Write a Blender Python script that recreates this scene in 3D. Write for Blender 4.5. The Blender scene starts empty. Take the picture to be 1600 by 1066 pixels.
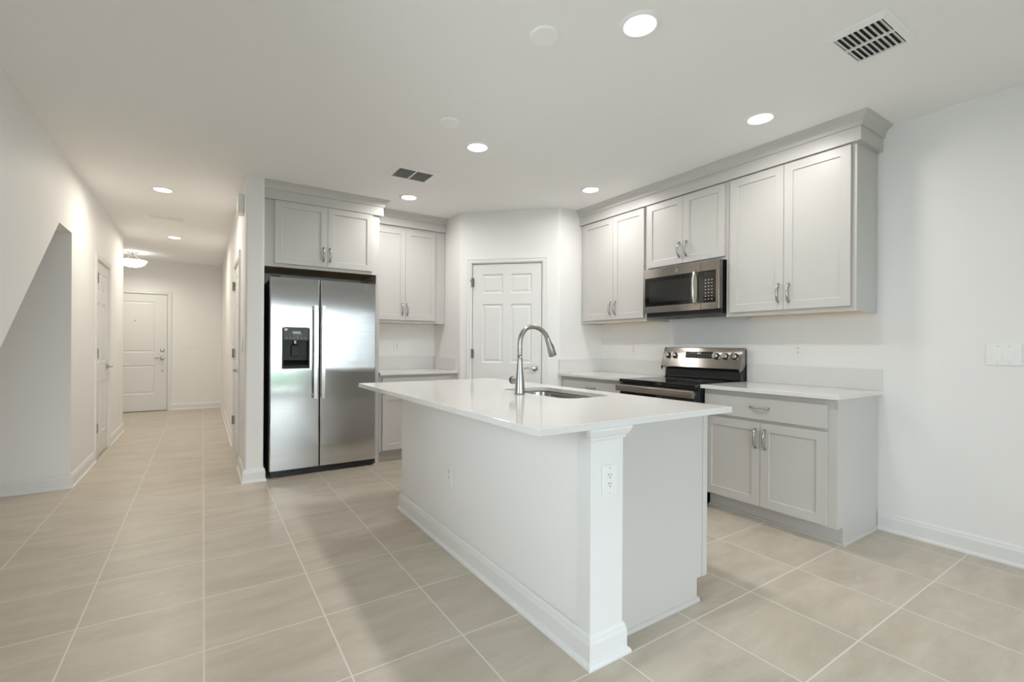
import bpy, bmesh, math
from mathutils import Matrix, Vector

# ------------------------------------------------------------------ camera, sky, exposure
C = bpy.context.scene.collection
SC = bpy.context.scene
FPX, CX, VH, YAW, ROLL, EYE = 729.3, 788.1, 539.42, 0.5737, 0.0057, 1.2104
cam = bpy.data.cameras.new('camera')
camo = bpy.data.objects.new('camera', cam)
C.objects.link(camo)
cam.sensor_fit = 'HORIZONTAL'
cam.sensor_width = 36.0
cam.lens = FPX * 36.0 / 1600.0
cam.shift_x = (800.0 - CX) / 1600.0
cam.shift_y = (VH - 533.0) / 1600.0
cam.clip_start = 0.05
camo.matrix_world = (Matrix.Translation((0, 0, EYE)) @ Matrix.Rotation(-YAW, 4, 'Z')
                     @ Matrix.Rotation(math.pi / 2, 4, 'X') @ Matrix.Rotation(ROLL, 4, 'Z'))
SC.camera = camo

wd = bpy.data.worlds.new('sky')
SC.world = wd
wd.use_nodes = True
wbg = wd.node_tree.nodes['Background']
wbg.inputs[0].default_value = (0.845, 0.90, 1.0, 1)
wbg.inputs[1].default_value = 6.2
SC.view_settings.view_transform = 'Standard'
SC.view_settings.look = 'None'
SC.view_settings.exposure = 0.67
SC.view_settings.gamma = 1.0
SC.view_settings.use_curve_mapping = False
SC.cycles.max_bounces = 10
SC.cycles.diffuse_bounces = 7
SC.cycles.glossy_bounces = 4
SC.cycles.sample_clamp_indirect = 6.0
SC.cycles.caustics_reflective = False
SC.cycles.caustics_refractive = False
SC.cycles.use_denoising = True
LED_W = 6.3
LED_COL = (1.0, 0.96, 0.92)
LED_SPREAD = math.radians(172)

# daylight portal in the sliding door opening (guides sampling only, gives no light of its own)
pl = bpy.data.lights.new('slider_portal', 'AREA')
pl.shape = 'RECTANGLE'
pl.size, pl.size_y = 2.56, 2.10
pl.cycles.is_portal = True
plo = bpy.data.objects.new('slider_portal', pl)
C.objects.link(plo)
plo.location = (2.38, -2.86, 1.05)
plo.rotation_euler = (math.pi / 2, 0, 0)

pl2 = bpy.data.lights.new('added_window_portal', 'AREA')  # portal for the added rear window
pl2.shape = 'RECTANGLE'; pl2.size, pl2.size_y = 1.77, 1.95
pl2.cycles.is_portal = True
plo2 = bpy.data.objects.new('added_window_portal', pl2); C.objects.link(plo2)
plo2.location = (0.035, -2.86, 1.225); plo2.rotation_euler = (math.pi / 2, 0, 0)

pl3 = bpy.data.lights.new('added_side_portal', 'AREA')  # portal for the added left wall window
pl3.shape = 'RECTANGLE'; pl3.size, pl3.size_y = 1.25, 1.1
pl3.cycles.is_portal = True
plo3 = bpy.data.objects.new('added_side_portal', pl3); C.objects.link(plo3)
plo3.location = (-1.03, 1.05, 1.375); plo3.rotation_euler = (0, -math.pi / 2, 0)

# ------------------------------------------------------------------ key dimensions
XL, XR, XH = -0.919, 3.80, 0.307
ZC = 2.674
YB = 5.28          # kitchen back wall
YF = 10.36         # entrance wall
YR = -2.75         # rear wall with the sliding door
H = 0.922          # worktop height
R90 = math.pi / 2

# ------------------------------------------------------------------ materials
def nodes_of(name):
    m = bpy.data.materials.new(name)
    m.use_nodes = True
    nt = m.node_tree
    return m, nt, nt.nodes['Principled BSDF']

def mat(name, col, rough=0.5, metal=0.0, spec=0.5, bump=0.0, bscale=120.0, var=0.0, coat=0.0):
    m, nt, b = nodes_of(name)
    b.inputs['Base Color'].default_value = (*col, 1)
    b.inputs['Roughness'].default_value = rough
    b.inputs['Metallic'].default_value = metal
    b.inputs['Specular IOR Level'].default_value = spec
    b.inputs['Coat Weight'].default_value = coat
    tc = nt.nodes.new('ShaderNodeTexCoord')
    nz = nt.nodes.new('ShaderNodeTexNoise')
    nz.inputs['Scale'].default_value = bscale
    nz.inputs['Detail'].default_value = 3
    nt.links.new(tc.outputs['Object'], nz.inputs['Vector'])
    if bump:
        bp = nt.nodes.new('ShaderNodeBump')
        bp.inputs['Strength'].default_value = bump
        bp.inputs['Distance'].default_value = 0.002
        nt.links.new(nz.outputs['Fac'], bp.inputs['Height'])
        nt.links.new(bp.outputs['Normal'], b.inputs['Normal'])
    if var:
        rp = nt.nodes.new('ShaderNodeMapRange')
        rp.inputs['To Min'].default_value = rough - var
        rp.inputs['To Max'].default_value = rough + var
        nt.links.new(nz.outputs['Fac'], rp.inputs['Value'])
        nt.links.new(rp.outputs['Result'], b.inputs['Roughness'])
    return m

def brushed(name, col, rough, axis_scale, bump, streak=0.0, wave=0.0, rot=0.0):
    m, nt, b = nodes_of(name)
    b.inputs['Base Color'].default_value = (*col, 1)
    b.inputs['Metallic'].default_value = 1.0
    if streak:
        tg = nt.nodes.new('ShaderNodeTangent')
        tg.direction_type = 'RADIAL'
        tg.axis = 'Z'
        nt.links.new(tg.outputs[0], b.inputs['Tangent'])
        b.inputs['Anisotropic'].default_value = streak
        b.inputs['Anisotropic Rotation'].default_value = rot
    b.inputs['Roughness'].default_value = rough
    tc = nt.nodes.new('ShaderNodeTexCoord')
    mp = nt.nodes.new('ShaderNodeMapping')
    mp.inputs['Scale'].default_value = axis_scale
    nz = nt.nodes.new('ShaderNodeTexNoise')
    nz.inputs['Scale'].default_value = 1.0
    nz.inputs['Detail'].default_value = 4
    nt.links.new(tc.outputs['Object'], mp.inputs['Vector'])
    nt.links.new(mp.outputs['Vector'], nz.inputs['Vector'])
    rp = nt.nodes.new('ShaderNodeMapRange')
    rp.inputs['To Min'].default_value = rough - 0.06
    rp.inputs['To Max'].default_value = rough + 0.06
    nt.links.new(nz.outputs['Fac'], rp.inputs['Value'])
    nt.links.new(rp.outputs['Result'], b.inputs['Roughness'])
    bp = nt.nodes.new('ShaderNodeBump')
    bp.inputs['Strength'].default_value = bump
    bp.inputs['Distance'].default_value = 0.001
    nt.links.new(nz.outputs['Fac'], bp.inputs['Height'])
    last = bp
    if wave:
        n2 = nt.nodes.new('ShaderNodeTexNoise')
        n2.inputs['Scale'].default_value = 2.2
        n2.inputs['Detail'].default_value = 1
        nt.links.new(tc.outputs['Object'], n2.inputs['Vector'])
        b2 = nt.nodes.new('ShaderNodeBump')
        b2.inputs['Strength'].default_value = wave
        b2.inputs['Distance'].default_value = 0.02
        nt.links.new(n2.outputs['Fac'], b2.inputs['Height'])
        nt.links.new(bp.outputs['Normal'], b2.inputs['Normal'])
        last = b2
    nt.links.new(last.outputs['Normal'], b.inputs['Normal'])
    return m

def emit(name, col, s):
    m = bpy.data.materials.new(name)
    m.use_nodes = True
    nt = m.node_tree
    nt.nodes.remove(nt.nodes['Principled BSDF'])
    e = nt.nodes.new('ShaderNodeEmission')
    e.inputs[0].default_value = (*col, 1)
    e.inputs[1].default_value = s
    nt.links.new(e.outputs[0], nt.nodes['Material Output'].inputs[0])
    return m

def floor_tile():
    m, nt, b = nodes_of('porcelain_tile')
    N, L = nt.nodes, nt.links
    tc = N.new('ShaderNodeTexCoord')
    mp = N.new('ShaderNodeMapping')
    mp.vector_type = 'POINT'
    mp.inputs['Location'].default_value = (-0.463 + 0.4532 * 20, -3.0858 + 0.4532 * 20, 0)
    L.new(tc.outputs['Object'], mp.inputs['Vector'])
    br = N.new('ShaderNodeTexBrick')
    br.offset = 0.0
    br.offset_frequency = 1
    br.squash = 1.0
    br.inputs['Scale'].default_value = 1.0
    br.inputs['Brick Width'].default_value = 0.4532
    br.inputs['Row Height'].default_value = 0.4532
    br.inputs['Mortar Size'].default_value = 0.0032
    br.inputs['Mortar Smooth'].default_value = 0.1
    br.inputs['Bias'].default_value = 0.0
    br.inputs['Color1'].default_value = (0, 0, 0, 1)
    br.inputs['Color2'].default_value = (1, 1, 1, 1)
    L.new(mp.outputs['Vector'], br.inputs['Vector'])
    # clouds, shifted per tile
    sh = N.new('ShaderNodeVectorMath'); sh.operation = 'MULTIPLY_ADD'
    L.new(br.outputs['Color'], sh.inputs[0])
    sh.inputs[1].default_value = (7.0, 3.0, 5.0)
    L.new(tc.outputs['Object'], sh.inputs[2])
    rot = N.new('ShaderNodeMapping')
    rot.inputs['Rotation'].default_value = (0, 0, 0.35)
    rot.inputs['Scale'].default_value = (1.0, 3.2, 1.0)
    L.new(sh.outputs['Vector'], rot.inputs['Vector'])
    n1 = N.new('ShaderNodeTexNoise')
    n1.inputs['Scale'].default_value = 2.6
    n1.inputs['Detail'].default_value = 7
    n1.inputs['Roughness'].default_value = 0.6
    n1.inputs['Distortion'].default_value = 0.6
    L.new(rot.outputs['Vector'], n1.inputs['Vector'])
    cr = N.new('ShaderNodeValToRGB')
    cr.color_ramp.elements[0].position = 0.30
    cr.color_ramp.elements[0].color = TILE_DARK
    cr.color_ramp.elements[1].position = 0.72
    cr.color_ramp.elements[1].color = TILE_LIGHT
    L.new(n1.outputs['Fac'], cr.inputs['Fac'])
    # thin pale veins
    n2 = N.new('ShaderNodeTexNoise')
    n2.inputs['Scale'].default_value = 1.7
    n2.inputs['Detail'].default_value = 6
    n2.inputs['Distortion'].default_value = 1.2
    L.new(rot.outputs['Vector'], n2.inputs['Vector'])
    vr = N.new('ShaderNodeValToRGB')
    e = vr.color_ramp.elements
    e[0].position = 0.485; e[0].color = (0, 0, 0, 1)
    e[1].position = 0.515; e[1].color = (0, 0, 0, 1)
    e.new(0.50).color = (1, 1, 1, 1)
    L.new(n2.outputs['Fac'], vr.inputs['Fac'])
    vm = N.new('ShaderNodeMath'); vm.operation = 'MULTIPLY'
    L.new(vr.outputs['Color'], vm.inputs[0]); vm.inputs[1].default_value = 0.30
    mx = N.new('ShaderNodeMixRGB')
    L.new(vm.outputs[0], mx.inputs['Fac'])
    L.new(cr.outputs['Color'], mx.inputs['Color1'])
    mx.inputs['Color2'].default_value = (0.60, 0.56, 0.50, 1)
    gr = N.new('ShaderNodeMixRGB')
    L.new(br.outputs['Fac'], gr.inputs['Fac'])
    L.new(mx.outputs['Color'], gr.inputs['Color1'])
    gr.inputs['Color2'].default_value = (0.74, 0.70, 0.63, 1)
    L.new(gr.outputs['Color'], b.inputs['Base Color'])
    rr = N.new('ShaderNodeMapRange')
    rr.inputs['To Min'].default_value = 0.34
    rr.inputs['To Max'].default_value = 0.75
    L.new(br.outputs['Fac'], rr.inputs['Value'])
    L.new(rr.outputs['Result'], b.inputs['Roughness'])
    b.inputs['Specular IOR Level'].default_value = 0.4
    bm_ = N.new('ShaderNodeBump')
    bm_.inputs['Strength'].default_value = 0.15
    bm_.inputs['Distance'].default_value = 0.0015
    bm_.invert = True
    L.new(br.outputs['Fac'], bm_.inputs['Height'])
    L.new(bm_.outputs['Normal'], b.inputs['Normal'])
    return m

def glass_mat():
    m = bpy.data.materials.new('window_glass')
    m.use_nodes = True
    nt = m.node_tree
    nt.nodes.remove(nt.nodes['Principled BSDF'])
    t = nt.nodes.new('ShaderNodeBsdfTransparent')
    t.inputs[0].default_value = (0.95, 0.98, 0.96, 1)
    g = nt.nodes.new('ShaderNodeBsdfGlossy')
    g.inputs['Roughness'].default_value = 0.02
    f = nt.nodes.new('ShaderNodeFresnel')
    f.inputs[0].default_value = 1.45
    x = nt.nodes.new('ShaderNodeMixShader')
    nt.links.new(f.outputs[0], x.inputs[0])
    nt.links.new(t.outputs[0], x.inputs[1])
    nt.links.new(g.outputs[0], x.inputs[2])
    nt.links.new(x.outputs[0], nt.nodes['Material Output'].inputs[0])
    return m

def screen_mat():  # half transparent dark sheet, added to dim one side of the sliding door
    m = bpy.data.materials.new('dimming_screen_mesh')
    m.use_nodes = True
    nt = m.node_tree
    b = nt.nodes['Principled BSDF']
    b.inputs['Base Color'].default_value = (0.05, 0.05, 0.05, 1)
    b.inputs['Alpha'].default_value = 0.5
    return m

TILE_DARK = (0.475, 0.420, 0.345, 1)
TILE_LIGHT = (0.60, 0.54, 0.455, 1)
M = dict(
    wall=mat('wall_paint', (0.84, 0.835, 0.83), 0.6, bump=0.12, bscale=90),
    ceiling=mat('ceiling_paint', (0.91, 0.905, 0.90), 0.8, bump=0.25, bscale=60),
    trim=mat('trim_paint', (0.79, 0.79, 0.79), 0.35, bump=0.02),
    door=mat('door_paint', (0.77, 0.77, 0.765), 0.4, bump=0.03),
    cab=mat('cabinet_paint', (0.575, 0.56, 0.54), 0.38, bump=0.02, var=0.04),
    ply=mat('unfinished_maple', (0.72, 0.52, 0.28), 0.6, bump=0.1),
    quartz=mat('white_quartz', (0.74, 0.732, 0.72), 0.10, spec=0.5, var=0.03, bscale=300),
    black=mat('black_enamel', (0.012, 0.012, 0.013), 0.28),
    blackm=mat('black_matte_plastic', (0.015, 0.015, 0.016), 0.5, bump=0.05),
    bglass=mat('black_glass', (0.008, 0.008, 0.009), 0.04, spec=0.6),
    gglass=mat('smoked_window_glass', (0.022, 0.022, 0.02), 0.06, spec=0.6),
    panelgrey=mat('charcoal_plastic', (0.045, 0.045, 0.045), 0.35),
    steel=brushed('brushed_stainless', (0.37, 0.345, 0.315), 0.18, (6, 6, 260), 0.02, streak=0.85, rot=0.25),
    steelf=brushed('door_stainless', (0.60, 0.605, 0.60), 0.14, (3, 3, 160), 0.0, streak=0.9, wave=0.05),
    steelh=brushed('handle_stainless', (0.74, 0.72, 0.70), 0.26, (200, 200, 6), 0.03),
    sink=brushed('sink_steel', (0.34, 0.32, 0.295), 0.25, (8, 260, 8), 0.05),
    nickel=mat('brushed_nickel', (0.46, 0.45, 0.43), 0.24, metal=1.0, var=0.05, bscale=200),
    faucet=mat('faucet_nickel', (0.37, 0.36, 0.335), 0.33, metal=1.0, var=0.04, bscale=200),
    chrome=mat('polished_chrome', (0.70, 0.70, 0.69), 0.10, metal=1.0, var=0.03),
    disc=mat('blank_disc_plastic', (0.95, 0.95, 0.945), 0.5),
    plate=mat('white_plate_plastic', (0.83, 0.83, 0.82), 0.35),
    recess=mat('dispenser_black', (0.010, 0.010, 0.011), 0.35, spec=0.25),
    hinge=mat('hinge_nickel', (0.30, 0.29, 0.27), 0.35, metal=1.0),
    dark=mat('slot_dark', (0.03, 0.03, 0.03), 0.6),
    duct=mat('duct_dark', (0.02, 0.02, 0.02), 0.8),
    filt=mat('filter_grey', (0.16, 0.16, 0.16), 0.9, bump=0.5, bscale=200),
    mark=mat('pale_print', (0.55, 0.55, 0.53), 0.5),
    lens=emit('led_lens', (1.0, 0.99, 0.95), 6.0),
    bowl=emit('lit_frosted_glass', (1.0, 0.98, 0.90), 2.2),
    ink=mat('grey_print', (0.22, 0.22, 0.22), 0.5),
    grass=mat('lawn_grass', (0.050, 0.105, 0.050), 0.9, bump=0.6, bscale=30),
    pond=mat('pale_water', (0.70, 0.74, 0.76), 0.3),
    conc=mat('patio_concrete', (0.55, 0.53, 0.50), 0.8, bump=0.2),
    glass=glass_mat(), screen=screen_mat(),
    alu=mat('white_aluminium', (0.80, 0.80, 0.79), 0.4),
)
M['tile'] = floor_tile()

# ------------------------------------------------------------------ mesh helpers
def NB():
    return bmesh.new()

def box(bm, x0, x1, y0, y1, z0, z1):
    v = [bm.verts.new(p) for p in ((x0, y0, z0), (x1, y0, z0), (x1, y1, z0), (x0, y1, z0),
                                   (x0, y0, z1), (x1, y0, z1), (x1, y1, z1), (x0, y1, z1))]
    for f in ((0, 3, 2, 1), (4, 5, 6, 7), (0, 1, 5, 4), (1, 2, 6, 5), (2, 3, 7, 6), (3, 0, 4, 7)):
        bm.faces.new([v[i] for i in f])
    return bm

def prism(bm, poly, lo, hi, axis='Z'):
    """poly of 2D points swept along an axis; Z: (x,y), X: (y,z), Y: (x,z)"""
    def P(a, b, t):
        return {'Z': (a, b, t), 'X': (t, a, b), 'Y': (a, t, b)}[axis]
    A = [bm.verts.new(P(a, b, lo)) for a, b in poly]
    B = [bm.verts.new(P(a, b, hi)) for a, b in poly]
    n = len(poly)
    bm.faces.new(A[::-1]); bm.faces.new(B)
    for i in range(n):
        bm.faces.new((A[i], A[(i + 1) % n], B[(i + 1) % n], B[i]))
    return bm

def lathe(bm, prof, seg=24, mtx=None, cap=True):
    rings = []
    for r, z in prof:
        rings.append([bm.verts.new((r * math.cos(2 * math.pi * i / seg), r * math.sin(2 * math.pi * i / seg), z)) for i in range(seg)])
    new = [v for g in rings for v in g]
    for a, b in zip(rings, rings[1:]):
        for i in range(seg):
            bm.faces.new((a[i], a[(i + 1) % seg], b[(i + 1) % seg], b[i]))
    if cap:
        bm.faces.new(rings[0][::-1]); bm.faces.new(rings[-1])
    if mtx is not None:
        bmesh.ops.transform(bm, matrix=mtx, verts=new)
    return bm

def tube(bm, pts, radii, seg=12, flat=1.0):
    pts = [Vector(p) for p in pts]
    n = len(pts)
    if not hasattr(radii, '__len__'):
        radii = [radii] * n
    T = []
    for i in range(n):
        a, b = pts[max(i - 1, 0)], pts[min(i + 1, n - 1)]
        T.append((b - a).normalized())
    up = Vector((0, 0, 1)) if abs(T[0].z) < 0.9 else Vector((1, 0, 0))
    u = (up - T[0] * up.dot(T[0])).normalized()
    rings = []
    for i in range(n):
        u = (u - T[i] * u.dot(T[i])).normalized()
        w = T[i].cross(u)
        rings.append([bm.verts.new(pts[i] + (u * math.cos(t) * radii[i] + w * math.sin(t) * radii[i] * flat))
                      for t in (2 * math.pi * k / seg for k in range(seg))])
    for a, b in zip(rings, rings[1:]):
        for i in range(seg):
            bm.faces.new((a[i], a[(i + 1) % seg], b[(i + 1) % seg], b[i]))
    bm.faces.new(rings[0][::-1]); bm.faces.new(rings[-1])
    return bm

def run(bm, path, prof):
    """sweep a closed profile (offset, z) along an open floor path; offset goes to the left of travel"""
    P = [Vector((x, y)) for x, y in path]
    n = len(P)
    rings = []
    for i in range(n):
        d0 = (P[i] - P[i - 1]).normalized() if i else None
        d1 = (P[i + 1] - P[i]).normalized() if i < n - 1 else None
        n0 = Vector((-d0.y, d0.x)) if d0 else None
        n1 = Vector((-d1.y, d1.x)) if d1 else None
        if n0 is None: m = n1
        elif n1 is None: m = n0
        else:
            s = n0 + n1
            m = s / (1 + n0.dot(n1))
        rings.append([bm.verts.new((P[i].x + m.x * o, P[i].y + m.y * o, z)) for o, z in prof])
    k = len(prof)
    for a, b in zip(rings, rings[1:]):
        for i in range(k):
            bm.faces.new((a[i], b[i], b[(i + 1) % k], a[(i + 1) % k]))
    bm.faces.new(rings[0]); bm.faces.new(rings[-1][::-1])
    return bm

def panel_slab(bm, x0, x1, z0, z1, yf, yb, panels, rings):
    """slab whose front (facing -y at yf) holds recessed panels; rings: (inset, depth) steps inwards"""
    xs = sorted({x0, x1} | {p[0] for p in panels} | {p[1] for p in panels})
    zs = sorted({z0, z1} | {p[2] for p in panels} | {p[3] for p in panels})
    V = {}
    def v(x, y, z):
        k = (round(x, 5), round(y, 5), round(z, 5))
        if k not in V: V[k] = bm.verts.new((x, y, z))
        return V[k]
    for i in range(len(xs) - 1):
        for j in range(len(zs) - 1):
            a, b, c, d = xs[i], xs[i + 1], zs[j], zs[j + 1]
            if any(p[0] - 1e-6 <= a and b <= p[1] + 1e-6 and p[2] - 1e-6 <= c and d <= p[3] + 1e-6 for p in panels):
                continue
            bm.faces.new((v(a, yf, c), v(b, yf, c), v(b, yf, d), v(a, yf, d)))
    for p in panels:
        prev = [(p[0], yf, p[2]), (p[1], yf, p[2]), (p[1], yf, p[3]), (p[0], yf, p[3])]
        # perimeter of the hole follows the grid points
        for ins, dep in rings:
            cur = [(p[0] + ins, yf + dep, p[2] + ins), (p[1] - ins, yf + dep, p[2] + ins),
                   (p[1] - ins, yf + dep, p[3] - ins), (p[0] + ins, yf + dep, p[3] - ins)]
            for i in range(4):
                j = (i + 1) % 4
                bm.faces.new((v(*prev[i]), v(*prev[j]), v(*cur[j]), v(*cur[i])))
            prev = cur
        bm.faces.new([v(*q) for q in prev])
    o = [(x0, z0), (x1, z0), (x1, z1), (x0, z1)]
    for i in range(4):
        (a, c), (b, d) = o[i], o[(i + 1) % 4]
        bm.faces.new((v(a, yb, c), v(b, yb, d), v(b, yf, d), v(a, yf, c)))
    bm.faces.new([v(x, yb, z) for x, z in o])
    return bm

def obj(name, bm, m, parent=None, bevel=0.0, smooth=False, loc=None, seg=2):
    bmesh.ops.recalc_face_normals(bm, faces=bm.faces[:])
    me = bpy.data.meshes.new(name)
    bm.to_mesh(me); bm.free()
    me.materials.append(m)
    o = bpy.data.objects.new(name, me)
    C.objects.link(o)
    if parent is not None: o.parent = parent
    if loc is not None: o.location = loc
    if bevel:
        md = o.modifiers.new('edge', 'BEVEL')
        md.width = bevel; md.segments = seg; md.limit_method = 'ANGLE'; md.angle_limit = math.radians(40)
    if smooth:
        for p in me.polygons: p.use_smooth = True
        if smooth != 'all':
            es = o.modifiers.new('crease', 'EDGE_SPLIT')
            es.split_angle = math.radians(35)
    return o

def tag(o, label=None, cat=None, group=None, kind=None):
    if label: o['label'] = label
    if cat: o['category'] = cat
    if group: o['group'] = group
    if kind: o['kind'] = kind
    return o

def thing(name, label, cat, loc=(0, 0, 0), rz=0.0, group=None, kind=None):
    o = bpy.data.objects.new(name, None)
    C.objects.link(o)
    o.location = loc; o.rotation_euler = (0, 0, rz); o.empty_display_size = 0.1
    return tag(o, label, cat, group, kind)

def struct(name, bm, m, label=None, cat=None, bevel=0.0):
    return tag(obj(name, bm, m, bevel=bevel), label, cat, kind='structure')

def copy_tree(o, parent=None):
    c = o.copy(); C.objects.link(c); c.parent = parent
    for ch in o.children: copy_tree(ch, c)
    return c

def letters(txt, size, depth):
    cu = bpy.data.curves.new('lettering', 'FONT')
    cu.body = txt; cu.size = size; cu.extrude = depth
    cu.align_x = 'CENTER'; cu.align_y = 'CENTER'
    t = bpy.data.objects.new('lettering', cu)
    C.objects.link(t)
    dg = bpy.context.evaluated_depsgraph_get()
    me = bpy.data.meshes.new_from_object(t.evaluated_get(dg))
    bpy.data.objects.remove(t); bpy.data.curves.remove(cu)
    bm = bmesh.new(); bm.from_mesh(me); bpy.data.meshes.remove(me)
    return bm

STAND = Matrix.Rotation(R90, 4, 'X')      # lay a z-up shape so that its top faces -y

# ------------------------------------------------------------------ the room
bm = NB(); box(bm, -3.0, 4.0, -2.95, 10.6, -0.12, 0.0)
struct('floor', bm, M['tile'], 'beige grey square porcelain tile floor with pale grout', 'floor')
bm = NB(); box(bm, -3.0, 4.0, -2.95, 10.6, ZC, ZC + 0.12)
struct('ceiling', bm, M['ceiling'], 'white textured flat ceiling', 'ceiling')

def arc(cx, cy, r, a0, a1, n=6):
    return [(cx + r * math.cos(math.radians(a0 + (a1 - a0) * i / n)), cy + r * math.sin(math.radians(a0 + (a1 - a0) * i / n))) for i in range(n + 1)]

# left wall with the sloped opening under the stairs and a door niche
T = 0.12
VY0, VY1, VZ0, VZ1 = 0.50, 1.60, 0.75, 2.00
LD0, LD1, DH = 6.265, 7.045, 2.07
bm = NB()
box(bm, XL - T, XL, YR - T, VY0, 0, ZC); box(bm, XL - T, XL, VY1, 2.08, 0, ZC)
box(bm, XL - T, XL, VY0, VY1, 0, VZ0); box(bm, XL - T, XL, VY0, VY1, VZ1, ZC)
prism(bm, [(2.08, 0.0), (4.81, 2.123), (5.215, 2.123), (5.215, ZC), (2.08, ZC)], XL - T, XL, 'X')
box(bm, XL - T, XL, 5.215, LD0, 0, ZC)
box(bm, XL - T, XL, LD0, LD1, DH, ZC)
box(bm, XL - T, XL - 0.055, LD0, LD1, 0, DH)
prism(bm, [(XL - T, LD1), (XL, LD1)] + arc(XL - 0.03, 8.25 - 0.03, 0.03, 0, 90) + [(XL - T, 8.25)], 0, ZC)
struct('wall_left', bm, M['wall'], 'white hallway wall with a sloped opening under the stairs', 'wall')
bm = NB()
box(bm, -2.32, XL - T, 5.215, 5.335, 0, ZC)
box(bm, -2.32, -2.2, 1.9, 5.215, 0, ZC)
box(bm, -2.32, XL - T, 1.8, 1.9, 0, ZC)
struct('wall_alcove', bm, M['wall'], 'white walls inside the alcove under the stairs', 'wall')
bm = NB()
prism(bm, [(1.9, -0.13), (4.81, 2.123), (5.215, 2.123), (5.215, 2.24), (4.77, 2.24), (1.9, 0.02)], -2.2, XL - T, 'X')
struct('ceiling_alcove', bm, M['wall'], 'sloped white soffit over the alcove under the stairs', 'ceiling')
bm = NB(); box(bm, -2.72, -2.6, 8.13, YF, 0, ZC); box(bm, -2.6, XL - T, 8.13, 8.25, 0, ZC)
struct('wall_foyer', bm, M['wall'], 'white foyer side walls beyond the hallway', 'wall')
# entrance wall
FD0, FD1, FDH = -1.455, -0.535, 2.08
bm = NB()
box(bm, -2.72, FD0, YF, YF + T, 0, ZC); box(bm, FD1, XH + 0.148, YF, YF + T, 0, ZC)
box(bm, FD0, FD1, YF, YF + T, FDH, ZC); box(bm, FD0, FD1, YF + 0.06, YF + T, 0, FDH)
struct('wall_front', bm, M['wall'], 'white entrance wall at the end of the hallway', 'wall')
# hall partition beside the refrigerator
XH2, YE = 0.455, 4.615
HD0, HD1 = 5.29, 6.22
bm = NB()
prism(bm, [(XH, HD0), (XH2, HD0)] [::-1] + arc(XH + 0.022, YE + 0.022, 0.022, 180, 270) + arc(XH2 - 0.022, YE + 0.022, 0.022, 270, 360), 0, ZC)
box(bm, XH, XH2, HD0, HD1, DH, ZC); box(bm, XH + 0.06, XH2, HD0, HD1, 0, DH)
box(bm, XH, XH2, HD1, YF, 0, ZC)
struct('wall_hall', bm, M['wall'], 'white partition wall between hallway and refrigerator', 'wall')
# kitchen back wall, pantry corner, right wall, rear wall
bm = NB(); box(bm, XH2, XR + T, YB, YB + T, 0, ZC)
struct('wall_back', bm, M['wall'], 'white kitchen back wall behind the refrigerator', 'wall')
bm = NB(); box(bm, XR, XR + T, YR - T, YB, 0, ZC)
struct('wall_right', bm, M['wall'], 'white kitchen wall behind the range', 'wall')
A_, B_ = Vector((2.39, 4.61)), Vector((3.17, 3.84))
dd = (B_ - A_).normalized(); nn = Vector((-dd.y, dd.x))         # nn points into the pantry
PL = (B_ - A_).length
def dg(s, t=0.0):
    q = A_ + dd * s + nn * t
    return (q.x, q.y)
PA = math.degrees(math.atan2(dd.y, dd.x))
S0, S1, PDH = 0.140, 0.913, 2.10
def rcorner(p, da, db, r):
    """rounded convex corner at p, coming in along da and leaving along db"""
    h = math.acos(max(-1, min(1, da.dot(db)))) / 2
    c = r * math.tan(h)
    q0 = p - da * c; q1 = p + db * c
    out = []
    for i in range(7):
        t = i / 6
        a = q0.lerp(p, t); b_ = p.lerp(q1, t)
        out.append(tuple(a.lerp(b_, t)))
    return out
bm = NB()
prism(bm, [(2.39, YB)] + rcorner(A_, Vector((0, -1)), dd, 0.06) + [dg(S0), dg(S0, T), (2.39 + T, 4.61 + 0.06), (2.39 + T, YB)], 0, ZC)
prism(bm, [dg(S1)] + rcorner(B_, dd, Vector((1, 0)), 0.06) + [(XR, 3.84), (XR, 3.84 + T), (3.17 + 0.06, 3.84 + T), dg(S1, T)], 0, ZC)
prism(bm, [dg(S0), dg(S1), dg(S1, T), dg(S0, T)], PDH, ZC)
prism(bm, [dg(S0, 0.06), dg(S1, 0.06), dg(S1, T), dg(S0, T)], 0, PDH)
struct('wall_pantry', bm, M['wall'], 'white angled corner wall around the pantry door', 'wall')
SL0, SL1, SLH = 1.10, 3.66, 2.10
WL0, WL1, WZ0, WZ1 = -0.85, 0.92, 0.25, 2.20
bm = NB()
box(bm, XL, WL0, YR - T, YR, 0, ZC); box(bm, WL1, SL0, YR - T, YR, 0, ZC); box(bm, WL0, WL1, YR - T, YR, 0, WZ0); box(bm, WL0, WL1, YR - T, YR, WZ1, ZC); box(bm, SL1, XR, YR - T, YR, 0, ZC); box(bm, SL0, SL1, YR - T, YR, SLH, ZC)
struct('wall_rear', bm, M['wall'], 'white rear wall around the sliding glass door', 'wall')
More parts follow.
